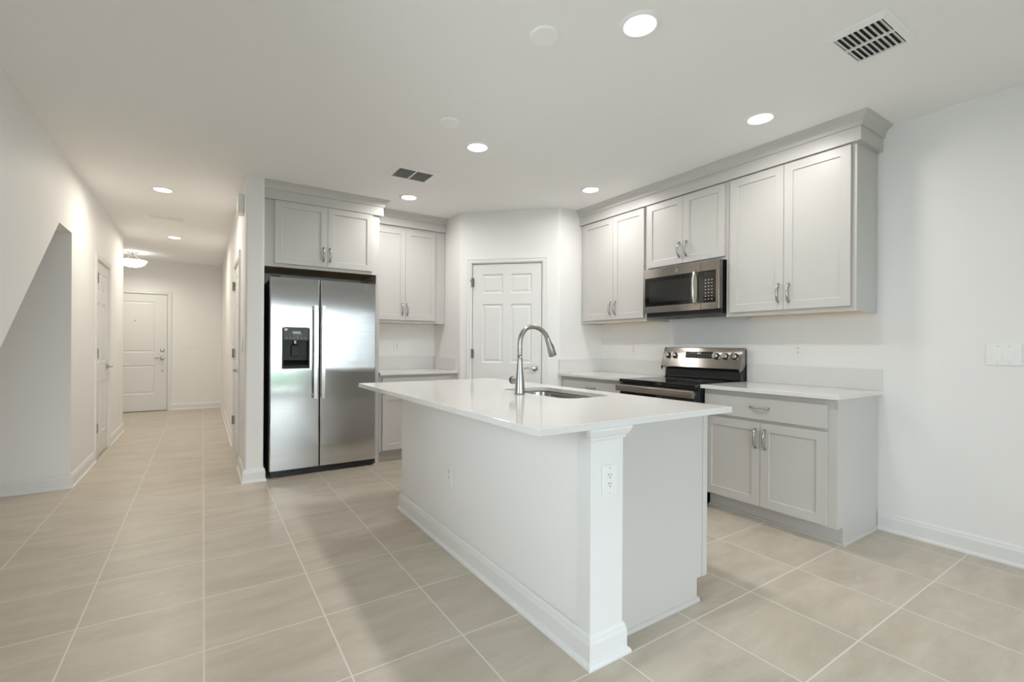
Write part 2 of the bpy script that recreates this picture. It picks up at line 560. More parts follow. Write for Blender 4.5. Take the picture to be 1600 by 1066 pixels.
# sliding glass door and garden behind the viewer
wn = thing('window_1', 'white framed sliding glass door to the garden', 'window', (0, 0, 0), kind='structure')
bm = NB()
for a, b in ((SL0, SL0 + 0.06), (2.28, 2.36), (SL1 - 0.06, SL1)):
    box(bm, a, b, YR - 0.10, YR - 0.02, 0, SLH)
box(bm, SL0, SL1, YR - 0.10, YR - 0.02, 0, 0.07); box(bm, SL0, SL1, YR - 0.10, YR - 0.02, SLH - 0.07, SLH)
obj('window_frame', bm, M['alu'], wn)
bm = NB(); box(bm, 2.33, SL1 - 0.04, YR - 0.112, YR - 0.110, 0.05, SLH - 0.05); obj('dimming_screen', bm, M['screen'], wn)  # screen added to dim daylight and reflection from the right pane
bm = NB(); box(bm, SL0 + 0.06, 2.28, YR - 0.062, YR - 0.056, 0.07, SLH - 0.07); box(bm, 2.36, SL1 - 0.06, YR - 0.062, YR - 0.056, 0.07, SLH - 0.07)
obj('window_glass', bm, M['glass'], wn)
wn = thing('added_window_2', 'added white framed window in the rear wall for more daylight', 'window', (0, 0, 0), kind='structure')  # added window, out of view, brings in extra daylight from behind
bm = NB()
for a, b in ((WL0, WL0 + 0.05), (0.0, 0.04), (WL1 - 0.05, WL1)): box(bm, a, b, YR - 0.10, YR - 0.03, WZ0, WZ1)
box(bm, WL0, WL1, YR - 0.10, YR - 0.03, WZ0, WZ0 + 0.05); box(bm, WL0, WL1, YR - 0.10, YR - 0.03, WZ1 - 0.05, WZ1)
obj('window_frame', bm, M['alu'], wn)
bm = NB(); box(bm, WL0 + 0.05, 0.0, YR - 0.066, YR - 0.060, WZ0 + 0.05, WZ1 - 0.05); box(bm, 0.04, WL1 - 0.05, YR - 0.066, YR - 0.060, WZ0 + 0.05, WZ1 - 0.05)
obj('window_glass', bm, M['glass'], wn)
wn = thing('added_window_3', 'added white framed window in the left wall to light the island', 'window', (0, 0, 0), kind='structure')  # added window, out of view, lights the seating side of the island
bm = NB()
for a, b in ((VY0, VY0 + 0.05), (1.03, 1.07), (VY1 - 0.05, VY1)): box(bm, XL - 0.10, XL - 0.03, a, b, VZ0, VZ1)
box(bm, XL - 0.10, XL - 0.03, VY0, VY1, VZ0, VZ0 + 0.05); box(bm, XL - 0.10, XL - 0.03, VY0, VY1, VZ1 - 0.05, VZ1)
obj('window_frame', bm, M['alu'], wn)
bm = NB(); box(bm, XL - 0.066, XL - 0.060, VY0 + 0.05, 1.03, VZ0 + 0.05, VZ1 - 0.05); box(bm, XL - 0.066, XL - 0.060, 1.07, VY1 - 0.05, VZ0 + 0.05, VZ1 - 0.05)
obj('window_glass', bm, M['glass'], wn)
bm = NB(); box(bm, -3, 8, -5.2, -2.96, -0.2, -0.04); struct('patio', bm, M['conc'], 'pale concrete patio slab outside the sliding door', 'patio')
bm = NB(); box(bm, -30, 34, -18, -5.2, -0.3, -0.08); struct('lawn', bm, M['grass'], 'green lawn outside the sliding door', 'lawn')
bm = NB(); box(bm, -60, 64, -90, -18, -0.4, -0.12); struct('pond', bm, M['pond'], 'pale pond beyond the lawn', 'pond')

# ------------------------------------------------------------------ baseboards
BASE = [(0, 0), (0.026, 0), (0.026, 0.008), (0.022, 0.016), (0.014, 0.021), (0.014, 0.085), (0.010, 0.098), (0.009, 0.106), (0.004, 0.115), (0, 0.118)]
def base(name, *paths, label):
    bm = NB()
    for p in paths: run(bm, p, BASE)
    return struct(name, bm, M['trim'], label, 'baseboard')
base('baseboard_left', [(XL, 6.205), (XL, 5.215), (-2.2, 5.215)], [(XL, 2.0), (XL, YR)], [(-2.6, 8.25), (XL - 0.012, 8.25), (XL, 8.238), (XL, 7.105)],
     label='white baseboard along the hallway left wall')
base('baseboard_hall', [(XH2, 4.69), (XH2, YE), (XH, YE), (XH, HD0 - 0.06)], [(XH, HD1 + 0.06), (XH, YF), (FD1 + 0.06, YF)],
     label='white baseboard around the partition end beside the refrigerator')
base('baseboard_right', [(XR, YR), (XR, 1.262)], label='white baseboard on the right wall beside the range cabinets')
base('baseboard_pantry', [dg(0.086), tuple(A_), (2.39, 4.72)], [(3.215, 3.84), tuple(B_), dg(0.967)], label='white baseboard on the pantry corner')

# ------------------------------------------------------------------ doors
SIX = lambda w, h: [(a, b, c * h, d * h) for a, b in ((0.145 * w, 0.445 * w), (0.555 * w, 0.855 * w)) for c, d in ((0.115, 0.385), (0.485, 0.79), (0.845, 0.945))]
RAISED = [(0.004, 0.004), (0.012, 0.010), (0.020, 0.010), (0.040, 0.004)]
def lever(parent, x, z, y, toward, label=None):
    bm = NB()
    lathe(bm, [(0.033, 0), (0.033, 0.006), (0.028, 0.011), (0.013, 0.013), (0.012, 0.045)], 24, Matrix.Translation((x, y, z)) @ STAND)
    s = toward
    tube(bm, [(x, y - 0.042, z), (x + s * 0.02, y - 0.052, z + 0.002), (x + s * 0.05, y - 0.053, z + 0.006), (x + s * 0.08, y - 0.051, z + 0.004), (x + s * 0.112, y - 0.045, z - 0.006)],
         [0.011, 0.010, 0.009, 0.008, 0.006], 10)
    return obj('door_handle', bm, M['nickel'], parent, smooth=True)
def knob_lock(parent, x, z, y):
    bm = NB()
    lathe(bm, [(0.032, 0), (0.032, 0.008), (0.026, 0.014), (0.020, 0.016), (0.018, 0.014)], 24, Matrix.Translation((x, y, z)) @ STAND)
    return obj('deadbolt', bm, M['nickel'], parent, smooth=True)
def hinge(parent, x, z, y):
    bm = NB()
    box(bm, x - 0.004, x + 0.016, y - 0.004, y + 0.002, z - 0.048, z + 0.048)
    tube(bm, [(x, -0.016, z - 0.05), (x, -0.016, z + 0.05)], 0.008, 10)
    box(bm, x - 0.003, x + 0.003, -0.016, y, z - 0.048, z + 0.048)
    return obj('hinge', bm, M['hinge'], parent)
CAS = [(0, 0), (0.010, 0), (0.016, 0.012), (0.014, 0.030), (0.018, 0.044), (0.016, 0.055), (0, 0.057)]
def casing(parent, w, h, y=0.0):
    """profiled casing round an opening 0..w, 0..h on the wall plane y"""
    bm = NB()
    def leg(pts):
        rings = []
        for (x, z), (ox, oz) in pts:
            rings.append([bm.verts.new((x + ox * o, y - t, z + oz * o)) for t, o in CAS])
        k = len(CAS)
        for a, b in zip(rings, rings[1:]):
            for i in range(k):
                bm.faces.new((a[i], a[(i + 1) % k], b[(i + 1) % k], b[i]))
        bm.faces.new(rings[0]); bm.faces.new(rings[-1][::-1])
    g = 0.004
    leg([((-g, 0), (-1, 0)), ((-g, h + g), (-1, 1)), ((w + g, h + g), (1, 1)), ((w + g, 0), (1, 0))])
    return obj('door_casing', bm, M['trim'], parent)
def jamb(parent, w, h, d):
    bm = NB()
    box(bm, -0.004, 0.0, 0.0, d, 0, h); box(bm, w, w + 0.004, 0.0, d, 0, h); box(bm, -0.004, w + 0.004, 0.0, d, h, h + 0.004)
    return obj('door_jamb', bm, M['trim'], parent)

def hung_door(n, label, loc, rz, w, h, panels, rings, hinge_side, slab_y=0.008, extras=None):
    d = thing(f'door_{n}', label, 'door', loc, rz, kind='structure')
    g = 0.005
    bm = NB(); panel_slab(bm, g, w - g, 0.010, h - g, slab_y, slab_y + 0.042, panels, rings)
    obj('door_slab', bm, M['door'], d)
    casing(d, w, h)
    hx = g / 2 if hinge_side < 0 else w - g / 2
    for z in (0.33, 1.10, 1.87): hinge(d, hx, z * h / 2.07, slab_y)
    return d

# pantry door: left jamb at s = S0 on the angled wall
p0 = dg(S0)
w = S1 - S0
d1 = hung_door(1, 'white six panel pantry door in the angled corner wall', (p0[0], p0[1], 0), math.radians(PA), w, PDH, SIX(w, PDH), RAISED, -1)
lever(d1, w - 0.075, 0.965, 0.008, -1)
bm = NB(); tube(bm, [(-0.022, -0.018, 1.925), (-0.006, -0.012, 1.905), (0.006, -0.026, 1.90)], 0.005, 8)
obj('hinge_stop', bm, M['nickel'], d1)
# hallway closet door in the left wall (seen from +X: local x runs along +Y)
w = LD1 - LD0
d2 = hung_door(2, 'white six panel closet door in the hallway left wall', (XL, LD0, 0), R90, w, DH, SIX(w, DH), RAISED, -1)
lever(d2, w - 0.07, 0.94, 0.008, -1)
# hallway right door (seen from -X: local x runs along -Y)
w = HD1 - HD0
d3 = hung_door(3, 'white hallway door with deadbolt in the partition wall behind the refrigerator', (XH, HD1, 0), -R90, w, DH, SIX(w, DH), RAISED, -1)
lever(d3, w - 0.07, 0.94, 0.008, -1); knob_lock(d3, w - 0.07, 1.10, 0.008)
# front door
w = FD1 - FD0
TWO = [(0.185, w - 0.185, 0.31, 0.82), (0.185, w - 0.185, 1.045, 1.945)]
d4 = hung_door(4, 'white two panel front door at the far end of the hallway', (FD0, YF, 0), 0, w, FDH, TWO, RAISED, -1)
lever(d4, w - 0.075, 0.942, 0.008, -1); knob_lock(d4, w - 0.075, 1.085, 0.008)
bm = NB(); lathe(bm, [(0.016, 0), (0.016, 0.012), (0.009, 0.018)], 16, Matrix.Translation((w - 0.075, 0.008, 0.72)) @ STAND)
obj('door_bumper', bm, M['nickel'], d4, smooth=True)
bm = NB(); lathe(bm, [(0.011, 0), (0.011, 0.006), (0.007, 0.008)], 16, Matrix.Translation((w / 2, 0.004, 1.61)) @ STAND)
obj('peephole', bm, M['mark'], d4, smooth=True)
bm = NB(); box(bm, 0.0, w, 0.0, 0.055, 0.0, 0.009); obj('threshold', bm, M['blackm'], d4)

# ------------------------------------------------------------------ cabinet parts
def pull(parent, x, z, y, vertical=True, L=0.128):
    pts, rad = [], []
    n = 14
    for i in range(n + 1):
        t = i / n
        s = (t - 0.5) * L
        off = 0.030 * math.sin(math.pi * min(1, max(0, t))) ** 0.6
        r = 0.0032 + 0.0034 * abs(math.cos(math.pi * t)) ** 0.8 + 0.0012 * math.sin(math.pi * t) ** 4
        pts.append((x, y - off, z + s) if vertical else (x + s, y - off, z)); rad.append(r)
    bm = NB(); tube(bm, pts, rad, 10, 1.25)
    for s in (-L / 2, L / 2):
        c = (x, y, z + s) if vertical else (x + s, y, z)
        lathe(bm, [(0.0075, 0), (0.0075, 0.003), (0.005, 0.005)], 12, Matrix.Translation(c) @ STAND)
    return obj('handle', bm, M['nickel'], parent, smooth='all')

SHAKER = [(0.0, 0.007), (0.003, 0.0085)]
def shaker(parent, x0, x1, z0, z1, pull_at=None, vertical=True, fr=0.058):
    bm = NB()
    panel_slab(bm, x0, x1, z0, z1, -0.021, -0.001, [(x0 + fr, x1 - fr, z0 + fr, z1 - fr)], SHAKER)
    o = obj('door', bm, M['cab'], parent, bevel=0.0015)
    if pull_at: pull(o, pull_at[0], pull_at[1], -0.021, vertical)
    return o
def drawer(parent, x0, x1, z0, z1, L=0.125):
    bm = NB(); box(bm, x0, x1, -0.021, -0.001, z0, z1)
    o = obj('drawer', bm, M['cab'], parent, bevel=0.002)
    pull(o, (x0 + x1) / 2, (z0 + z1) / 2 + 0.008, -0.021, False)
    return o

def upper(label, loc, rz, w, d, z0, z1, doors, extra=None, group='wall cabinets'):
    t = thing('upper_cabinet', label, 'cabinet', (loc[0], loc[1], z0), rz, group)
    h = z1 - z0
    bm = NB()
    box(bm, 0, w, 0, d, 0.018, h)
    box(bm, 0, w, 0, 0.02, 0, 0.018); box(bm, 0, 0.018, 0.02, d, 0, 0.018); box(bm, w - 0.018, w, 0.02, d, 0, 0.018)
    obj('cabinet_body', bm, M['cab'], t, bevel=0.001)
    bm = NB(); box(bm, 0.018, w - 0.018, 0.02, d, 0.010, 0.018)
    o = obj('bottom_panel', bm, M['ply'], t); o['label'] = 'unpainted tan wood underside'
    for x0, x1, a, b, px, pz in doors:
        shaker(t, x0, x1, a - z0, b - z0, (px, pz - z0))
    return t

def base_cab(label, loc, rz, w, d, toe=0.085, right_end=False, group='base cabinets'):
    t = thing('base_cabinet', label, 'cabinet', (loc[0], loc[1], 0), rz, group)
    bm = NB()
    zt = H - 0.027
    if right_end:
        prism(bm, [(0, 0.11), (toe, 0.11), (toe, 0), (d, 0), (d, zt), (0, zt)], w - 0.018, w, 'X')
        box(bm, 0, w - 0.018, 0, d, 0.11, zt); box(bm, 0, w - 0.018, toe, d, 0, 0.11)
    else:
        box(bm, 0, w, 0, d, 0.11, zt); box(bm, 0, w, toe, d, 0, 0.11)
    obj('cabinet_body', bm, M['cab'], t, bevel=0.001)
    return t
SHOE = [(0, 0), (0.013, 0), (0.012, 0.008), (0.008, 0.015), (0, 0.019)]

# right wall: local x runs along -Y from the pantry side, fronts face -X
UF = 3.48                        # face frame plane of the wall cabinets
UD = XR - UF - 0.0015
DT = 2.503
YA0, YA1 = 2.150, 1.275
yl = YA0
upper('tall two door grey wall cabinet right of the microwave, nearest the bare wall', (UF, yl), -R90, YA0 - YA1, UD, 1.442, 2.53,
      [(yl - 2.112, yl - 1.711, 1.475, DT, yl - 1.745, 1.594), (yl - 1.708, yl - 1.302, 1.475, DT, yl - 1.674, 1.591)])
yl = 2.940
upper('short two door grey wall cabinet directly above the microwave', (UF, yl), -R90, 2.94 - 2.15, UD, 1.900, 2.53,
      [(yl - 2.924, yl - 2.541, 1.926, DT, yl - 2.575, 2.045), (yl - 2.538, yl - 2.158, 1.926, DT, yl - 2.504, 2.045)])
yl = 3.84
upper('tall two door grey wall cabinet left of the microwave, beside the pantry wall', (UF, yl - 0.0015), -R90, 3.8385 - 2.94, UD, 1.442, 2.53,
      [(yl - 3.790, yl - 3.356, 1.475, DT, yl - 3.390, 1.590), (yl - 3.353, yl - 2.964, 1.475, DT, yl - 3.319, 1.588)])
# back wall: above the refrigerator (with the tall side panel) and above the small worktop
t = upper('two door grey cabinet above the refrigerator with tall side panel', (0.456, 4.70), 0, 1.51 - 0.456, YB - 4.70 - 0.0015, 1.914, 2.55,
      [(0.088, 0.544, 1.946, 2.518, 0.5075, 2.063), (0.547, 0.980, 1.946, 2.518, 0.567, 2.062)])
bm = NB(); box(bm, 1.478 - 0.456, 1.512 - 0.456, 0.0, YB - 4.7015, -1.914, 0.0)
obj('side_panel', bm, M['cab'], t, bevel=0.001)
upper('tall two door grey wall cabinet between refrigerator and pantry wall', (1.514, 4.99), 0, 2.387 - 1.514, YB - 4.99 - 0.0015, 1.452, 2.53,
      [(0.020, 0.379, 1.483, 2.49, 0.344, 1.603), (0.382, 0.744, 1.483, 2.49, 0.402, 1.602)])

# crown mouldings
CROWN = lambda f0, f1: [(0, f0), (0.030, f0), (0.030, f1), (0.040, f1 + 0.001), (0.041, f1 + 0.006), (0.044, f1 + 0.024), (0.053, f1 + 0.044), (0.068, ZC - 0.014), (0.084, ZC - 0.005), (0.084, ZC), (0, ZC)]
bm = NB(); run(bm, [(XR, YA1), (UF, YA1), (UF, 3.84)], CROWN(2.513, 2.600))
struct('trim_1', bm, M['cab'], 'grey crown moulding over the range wall cabinets', 'crown moulding')
bm = NB(); run(bm, [(2.39, 4.99), (1.512, 4.99), (1.512, 4.70), (0.456, 4.70)], CROWN(2.520, 2.605))
struct('trim_2', bm, M['cab'], 'grey stepped crown moulding over the refrigerator cabinets', 'crown moulding')

# base cabinets
BF = 3.206
def shoe(t, path):
    bm = NB(); run(bm, path, SHOE); return obj('shoe_molding', bm, M['cab'], t)
yl = 2.150; w = yl - 1.265; dep = XR - BF - 0.0015
t = base_cab('grey base cabinet right of the range with one drawer over two doors', (BF, yl), -R90, w, dep, toe=0.072, right_end=True)
drawer(t, yl - 2.138, yl - 1.317, 0.712, 0.860)
shaker(t, yl - 2.138, yl - 1.722, 0.124, 0.692, (yl - 1.752, 0.582)); shaker(t, yl - 1.719, yl - 1.317, 0.124, 0.692, (yl - 1.689, 0.582))
shoe(t, [(w, dep), (w, 0.072), (0, 0.072)])
yl = 3.84; w = yl - 2.935
t = base_cab('grey base cabinet left of the range, half hidden behind the island', (BF, yl - 0.0015), -R90, w - 0.0015, dep)
drawer(t, 0.065, 0.86, 0.712, 0.862)
shaker(t, 0.065, 0.461, 0.124, 0.692, (0.431, 0.582)); shaker(t, 0.464, 0.86, 0.124, 0.692, (0.494, 0.582))
shoe(t, [(w, 0.085), (0, 0.085)])
w = 2.39 - 1.514 - 0.0015
t = base_cab('grey base cabinet between refrigerator and pantry wall', (1.514, 4.70), 0, w, YB - 4.70 - 0.0015)
drawer(t, 0.032, 0.786, 0.712, 0.862)
shaker(t, 0.032, 0.408, 0.124, 0.692, (0.378, 0.582)); shaker(t, 0.411, 0.786, 0.124, 0.692, (0.441, 0.582))
shoe(t, [(w, 0.085), (0, 0.085)])

# worktops with backsplash
ST = 0.027
def worktop(label, parts):
    t = thing('worktop', label, 'countertop', (parts[0][0], parts[0][2], H - ST), 0, 'kitchen worktops')
    for i, (x0, x1, y0, y1, z0, z1) in enumerate(parts):
        ox, oy, oz = parts[0][0], parts[0][2], H - ST
        bm = NB(); box(bm, x0 - ox, x1 - ox, y0 - oy, y1 - oy, z0 - oz, z1 - oz)
        obj('slab' if i == 0 else ('backsplash' if i == 1 else 'side_splash'), bm, M['quartz'], t, bevel=0.002)
    return t
BS = 1.062
worktop('white quartz worktop right of the range with low backsplash', [(3.148, XR, 1.240, 2.152, H - ST, H), (XR - 0.02, XR, 1.240, 2.152, H, BS)])
worktop('white quartz worktop left of the range in the pantry corner', [(3.148, XR, 2.922, 3.84, H - ST, H), (XR - 0.02, XR, 2.922, 3.82, H, BS), (3.165, XR, 3.82, 3.84, H, BS)])
worktop('small white quartz worktop between refrigerator and pantry wall', [(1.514, 2.39, 4.655, YB, H - ST, H), (1.514, 2.37, YB - 0.02, YB, H, BS), (2.37, 2.39, 4.675, YB, H, BS)])

# ------------------------------------------------------------------ island
IX, IY = 2.055, 1.30
IL = 1.232                        # seating side face
isl = thing('kitchen_island', 'white kitchen island in the middle of the room', 'island', (IX, IY, 0), R90)
def ib(bm, X0, X1, Y0, Y1, z0, z1): return box(bm, Y0 - IY, Y1 - IY, IX - X1, IX - X0, z0, z1)
def ip(path): return [(y - IY, IX - x) for x, y in path]
ZT = H - ST
bm = NB(); ib(bm, IL + 0.004, 1.400, 1.314, 3.30, 0, ZT)
o = obj('half_wall', bm, M['wall'], isl, bevel=0.003); o['label'] = 'white painted half wall on the seating side'
bm = NB(); ib(bm, IL, 1.404, IY, 1.372, 0, ZT)
o = obj('end_post', bm, M['trim'], isl, bevel=0.001); o['label'] = 'bright white end post'
bm = NB(); run(bm, ip([(1.404, 1.362), (1.404, IY), (IL, IY), (IL, 3.30), (1.40, 3.30)]), BASE)
obj('base_molding', bm, M['trim'], isl)
CAP = [(0, 0.846), (0.005, 0.848), (0.008, 0.853), (0.009, 0.860), (0.016, 0.868), (0.024, 0.884), (0.026, 0.889), (0.026, ZT), (0, ZT)]
bm = NB(); run(bm, ip([(1.404, 1.366), (1.404, IY), (IL, IY), (IL, IY + 0.0015)]), CAP)
obj('cap_molding', bm, M['trim'], isl)
EP = 1.366
bm = NB()
pts = [(1.404, 0), (1.982, 0), (1.982, 0.105), (2.020, 0.105), (2.020, ZT), (1.404, ZT)]
prism(bm, [(IX - x, z) for x, z in pts], EP - IY, EP + 0.018 - IY, 'X')
prism(bm, [(IX - x, z) for x, z in pts], 3.27 - IY, 3.288 - IY, 'X')
ib(bm, 1.404, 2.03, EP + 0.018, 3.27, 0.105, 0.123)
ib(bm, 1.960, 1.975, EP + 0.018, 3.27, 0, 0.105)
o = obj('cabinet_body', bm, M['cab'], isl, bevel=0.001); o['label'] = 'pale grey end panels of the sink cabinet'
bm = NB()
ib(bm, 2.020, IX, EP - 0.003, 3.29, 0.105, 0.145); ib(bm, 2.020, IX, EP - 0.003, 3.29, 0.85, ZT)
for a, b in ((EP - 0.003, EP + 0.045), (2.02, 2.06), (2.66, 2.70), (3.25, 3.29)): ib(bm, 2.020, IX, a, b, 0.145, 0.85)
obj('face_frame', bm, M['cab'], isl, bevel=0.001)
lx = lambda Y: Y - IY
for a, b in ((1.40, 2.028), (2.692, 3.26)):
    m_ = (a + b) / 2
    shaker(isl, lx(a), lx(m_) - 0.0015, 0.124, 0.862, (lx(m_) - 0.03, 0.75)); shaker(isl, lx(m_) + 0.0015, lx(b), 0.124, 0.862, (lx(m_) + 0.03, 0.75))
m_ = 2.36
shaker(isl, lx(2.052), lx(m_) - 0.0015, 0.124, 0.862, (lx(m_) - 0.03, 0.75)); shaker(isl, lx(m_) + 0.0015, lx(2.668), 0.124, 0.862, (lx(m_) + 0.03, 0.75))
bm = NB(); run(bm, ip([(1.990, EP), (1.404, EP)]), SHOE)
obj('shoe_molding', bm, M['cab'], isl)

# island worktop with the sink cut-out
IT = (0.9692, 2.1265, 1.2815, 3.4827)
SX, SY, SW, SD, SR = 1.822, 2.262, 0.178, 0.335, 0.085
def rrect(cx, cy, hx, hy, r, n=9):
    out = []
    for sx, sy, a in ((1, 1, 0), (-1, 1, 90), (-1, -1, 180), (1, -1, 270)):
        out += arc(cx + sx * (hx - r), cy + sy * (hy - r), r, a, a + 90, n)
    return out
def slab_with_hole(bm, R, hole, z0, z1):
    cx = sum(p[0] for p in hole) / len(hole); cy = sum(p[1] for p in hole) / len(hole)
    n = len(hole)
    outer = []
    for k in range(n):
        dx, dy = hole[k][0] - cx, hole[k][1] - cy
        s = min(((R[1] - cx) / dx if dx > 1e-9 else ((R[0] - cx) / dx if dx < -1e-9 else 1e9)),
                ((R[3] - cy) / dy if dy > 1e-9 else ((R[2] - cy) / dy if dy < -1e-9 else 1e9)))
        outer.append([cx + dx * s, cy + dy * s])
    for c in ((R[0], R[2]), (R[0], R[3]), (R[1], R[2]), (R[1], R[3])):
        k = min(range(n), key=lambda i: (outer[i][0] - c[0]) ** 2 + (outer[i][1] - c[1]) ** 2)
        outer[k] = list(c)
    rows = []
    for z in (z0, z1):
        rows.append(([bm.verts.new((x, y, z)) for x, y in outer], [bm.verts.new((x, y, z)) for x, y in hole]))
    (o0, h0), (o1, h1) = rows
    for i in range(n):
        j = (i + 1) % n
        bm.faces.new((o1[i], o1[j], h1[j], h1[i])); bm.faces.new((o0[i], h0[i], h0[j], o0[j]))
        bm.faces.new((o0[i], o0[j], o1[j], o1[i])); bm.faces.new((h0[i], h1[i], h1[j], h0[j]))
wt = thing('island_worktop', 'white quartz island worktop with a sink cut-out and seating overhang', 'countertop', (IT[0], IT[2], ZT))
bm = NB(); slab_with_hole(bm, (0, IT[1] - IT[0], 0, IT[3] - IT[2]), rrect(SX - IT[0], SY - IT[2], SW, SD, SR), 0, ST)
obj('slab', bm, M['quartz'], wt, bevel=0.002)

sk = thing('sink', 'undermount stainless steel sink in the island worktop', 'sink', (SX, SY, H - 0.2365))
bm = NB()
prof = [(0.013, 0.208), (0.003, 0.208), (0.001, 0.20), (-0.002, 0.06), (-0.012, 0.025), (-0.035, 0.006), (-0.10, 0.002)]
rings = []
for off, z in prof:
    r = max(0.02, SR + off)
    rings.append([bm.verts.new((x, y, z)) for x, y in rrect(0, 0, SW + off, SD + off, r)])
for a, b in zip(rings, rings[1:]):
    for i in range(len(a)):
        j = (i + 1) % len(a)
        bm.faces.new((a[i], a[j], b[j], b[i]))
bm.faces.new(rings[-1])
o = obj('basin', bm, M['sink'], sk, smooth=True)
sm = o.modifiers.new('sheet', 'SOLIDIFY'); sm.thickness = 0.0015; sm.offset = 0
bm = NB(); lathe(bm, [(0.056, 0.002), (0.056, 0.005), (0.044, 0.006), (0.036, 0.003), (0.010, 0.003), (0.008, 0.009)], 28)
obj('drain', bm, M['chrome'], sk, smooth=True)

# faucet
fx, fy = 1.570, 2.261
fc = thing('faucet', 'tall brushed nickel gooseneck faucet on the island worktop', 'faucet', (fx, fy, H))
bm = NB(); lathe(bm, [(0.0295, 0), (0.0305, 0.004), (0.0302, 0.012), (0.0292, 0.03), (0.0262, 0.075), (0.0215, 0.12), (0.0175, 0.165), (0.0152, 0.205), (0.0146, 0.225)], 32)
obj('base', bm, M['faucet'], fc, smooth='all')
ctl = [Vector((x, 0, z_)) for x, z_ in ((0, 0.15), (0, 0.222), (0, 0.300), (0.010, 0.345), (0.043, 0.386), (0.093, 0.3995), (0.143, 0.390), (0.180, 0.366), (0.2035, 0.3330), (0.216, 0.3025))]
pts = []
for k in range(1, len(ctl) - 2):
    p0_, p1_, p2_, p3_ = ctl[k - 1:k + 3]
    for j in range(6):
        t_ = j / 6
        pts.append(0.5 * (2 * p1_ + (p2_ - p0_) * t_ + (2 * p0_ - 5 * p1_ + 4 * p2_ - p3_) * t_ ** 2 + (3 * p1_ - p0_ - 3 * p2_ + p3_) * t_ ** 3))
pts.append(ctl[-2])
td = Vector((0.38, 0, -0.925)).normalized()
bm = NB(); tube(bm, pts, 0.0142, 20)
obj('spout', bm, M['faucet'], fc, smooth='all')
e0 = Vector(pts[-1])
bm = NB()
hp = [e0 + td * t for t in (-0.002, 0.003, 0.03, 0.07, 0.112, 0.116)]
tube(bm, hp, [0.0144, 0.0152, 0.0172, 0.0210, 0.0255, 0.0240], 24)
sp = obj('spray_head', bm, M['faucet'], fc, smooth='all')
sd = Vector((td.z * -1, 0, td.x)).normalized()
bm = NB(); q0 = e0 + td * 0.040 + sd * 0.0175; q1 = e0 + td * 0.090 + sd * 0.0225
tube(bm, [q0, q0.lerp(q1, 0.3), q0.lerp(q1, 0.7), q1], [0.005, 0.007, 0.007, 0.005], 10)
obj('spray_button', bm, M['blackm'], sp, smooth='all')
bm = NB(); lathe(bm, [(0.0225, 0), (0.0235, 0.003)], 24, Matrix.Translation(e0 + td * 0.114) @ td.to_track_quat('Z', 'Y').to_matrix().to_4x4())
obj('aerator', bm, M['blackm'], sp)
hm = Matrix.Translation((0, 0.016, 0.078)) @ Matrix.Rotation(-R90, 4, 'X')
bm = NB(); lathe(bm, [(0.0215, 0), (0.0215, 0.048), (0.021, 0.052)], 24, hm)
o = obj('handle', bm, M['faucet'], fc, smooth=True)
bm = NB(); lathe(bm, [(0.0225, 0.052), (0.0235, 0.055), (0.0235, 0.060), (0.0225, 0.062)], 24, hm)
obj('handle_ring', bm, M['blackm'], o)
bm = NB(); lathe(bm, [(0.021, 0.062), (0.021, 0.068), (0.0095, 0.073), (0.0085, 0.084), (0.005, 0.086)], 20, hm)
obj('handle_lever', bm, M['faucet'], o, smooth=True)

# ------------------------------------------------------------------ appliances
def badge(parent, x, z, y, r):
    bm = NB(); lathe(bm, [(r, 0), (r, 0.0015), (r * 0.92, 0.0025)], 28, Matrix.Translation((x, y, z)) @ STAND)
    o = obj('badge', bm, M['chrome'], parent)
    bm = letters('GE', r * 1.05, 0.0004)
    bmesh.ops.transform(bm, matrix=Matrix.Translation((x, y - 0.0028, z)) @ STAND, verts=bm.verts)
    obj('lettering', bm, M['ink'], o)
    bm = NB()
    ring = [(x + r * 0.84 * math.cos(t), y - 0.0027, z + r * 0.84 * math.sin(t)) for t in (2 * math.pi * k / 32 for k in range(33))]
    tube(bm, ring, r * 0.035, 6)
    obj('badge_ring', bm, M['ink'], o)
    return o

# refrigerator (front faces -Y)
FX0, FX1, FS, FY = 0.500, 1.458, 0.9255, 4.628
fr = thing('refrigerator', 'stainless side by side refrigerator with water dispenser', 'refrigerator', (FX0, FY, 0))
W = FX1 - FX0; S_ = FS - FX0
bm = NB(); box(bm, 0.0, W, 0.075, 0.62, 0.05, 1.79)
obj('cabinet_body', bm, M['blackm'], fr, bevel=0.004)
DX = (0.602 - FX0, 0.835 - FX0, 0.985, 1.362)
bm = NB()
FZ0, FZ1 = 0.066, 1.812
def rounded_front(bm, x0, x1, z0, z1, hole=None):
    g = 0.010
    if hole is None:
        prism(bm, [(x0, 0.068), (x0, g), (x0 + 0.003, 0.003), (x0 + g, 0), (x1 - g, 0), (x1 - 0.003, 0.003), (x1, g), (x1, 0.068)], z0, z1)
    else:
        a, b, c, d = hole
        prism(bm, [(x0, 0.068), (x0, g), (x0 + 0.003, 0.003), (x0 + g, 0), (a, 0), (a, 0.068)], z0, z1)
        prism(bm, [(b, 0.068), (b, 0), (x1 - g, 0), (x1 - 0.003, 0.003), (x1, g), (x1, 0.068)], z0, z1)
        box(bm, a, b, 0, 0.068, z0, c); box(bm, a, b, 0, 0.068, d, z1)
rounded_front(bm, 0, S_ - 0.003, FZ0, FZ1, DX)
dl = obj('freezer_door', bm, M['steelf'], fr)
bm = NB(); rounded_front(bm, S_ + 0.003, W, FZ0, FZ1)
dr = obj('fridge_door', bm, M['steelf'], fr)
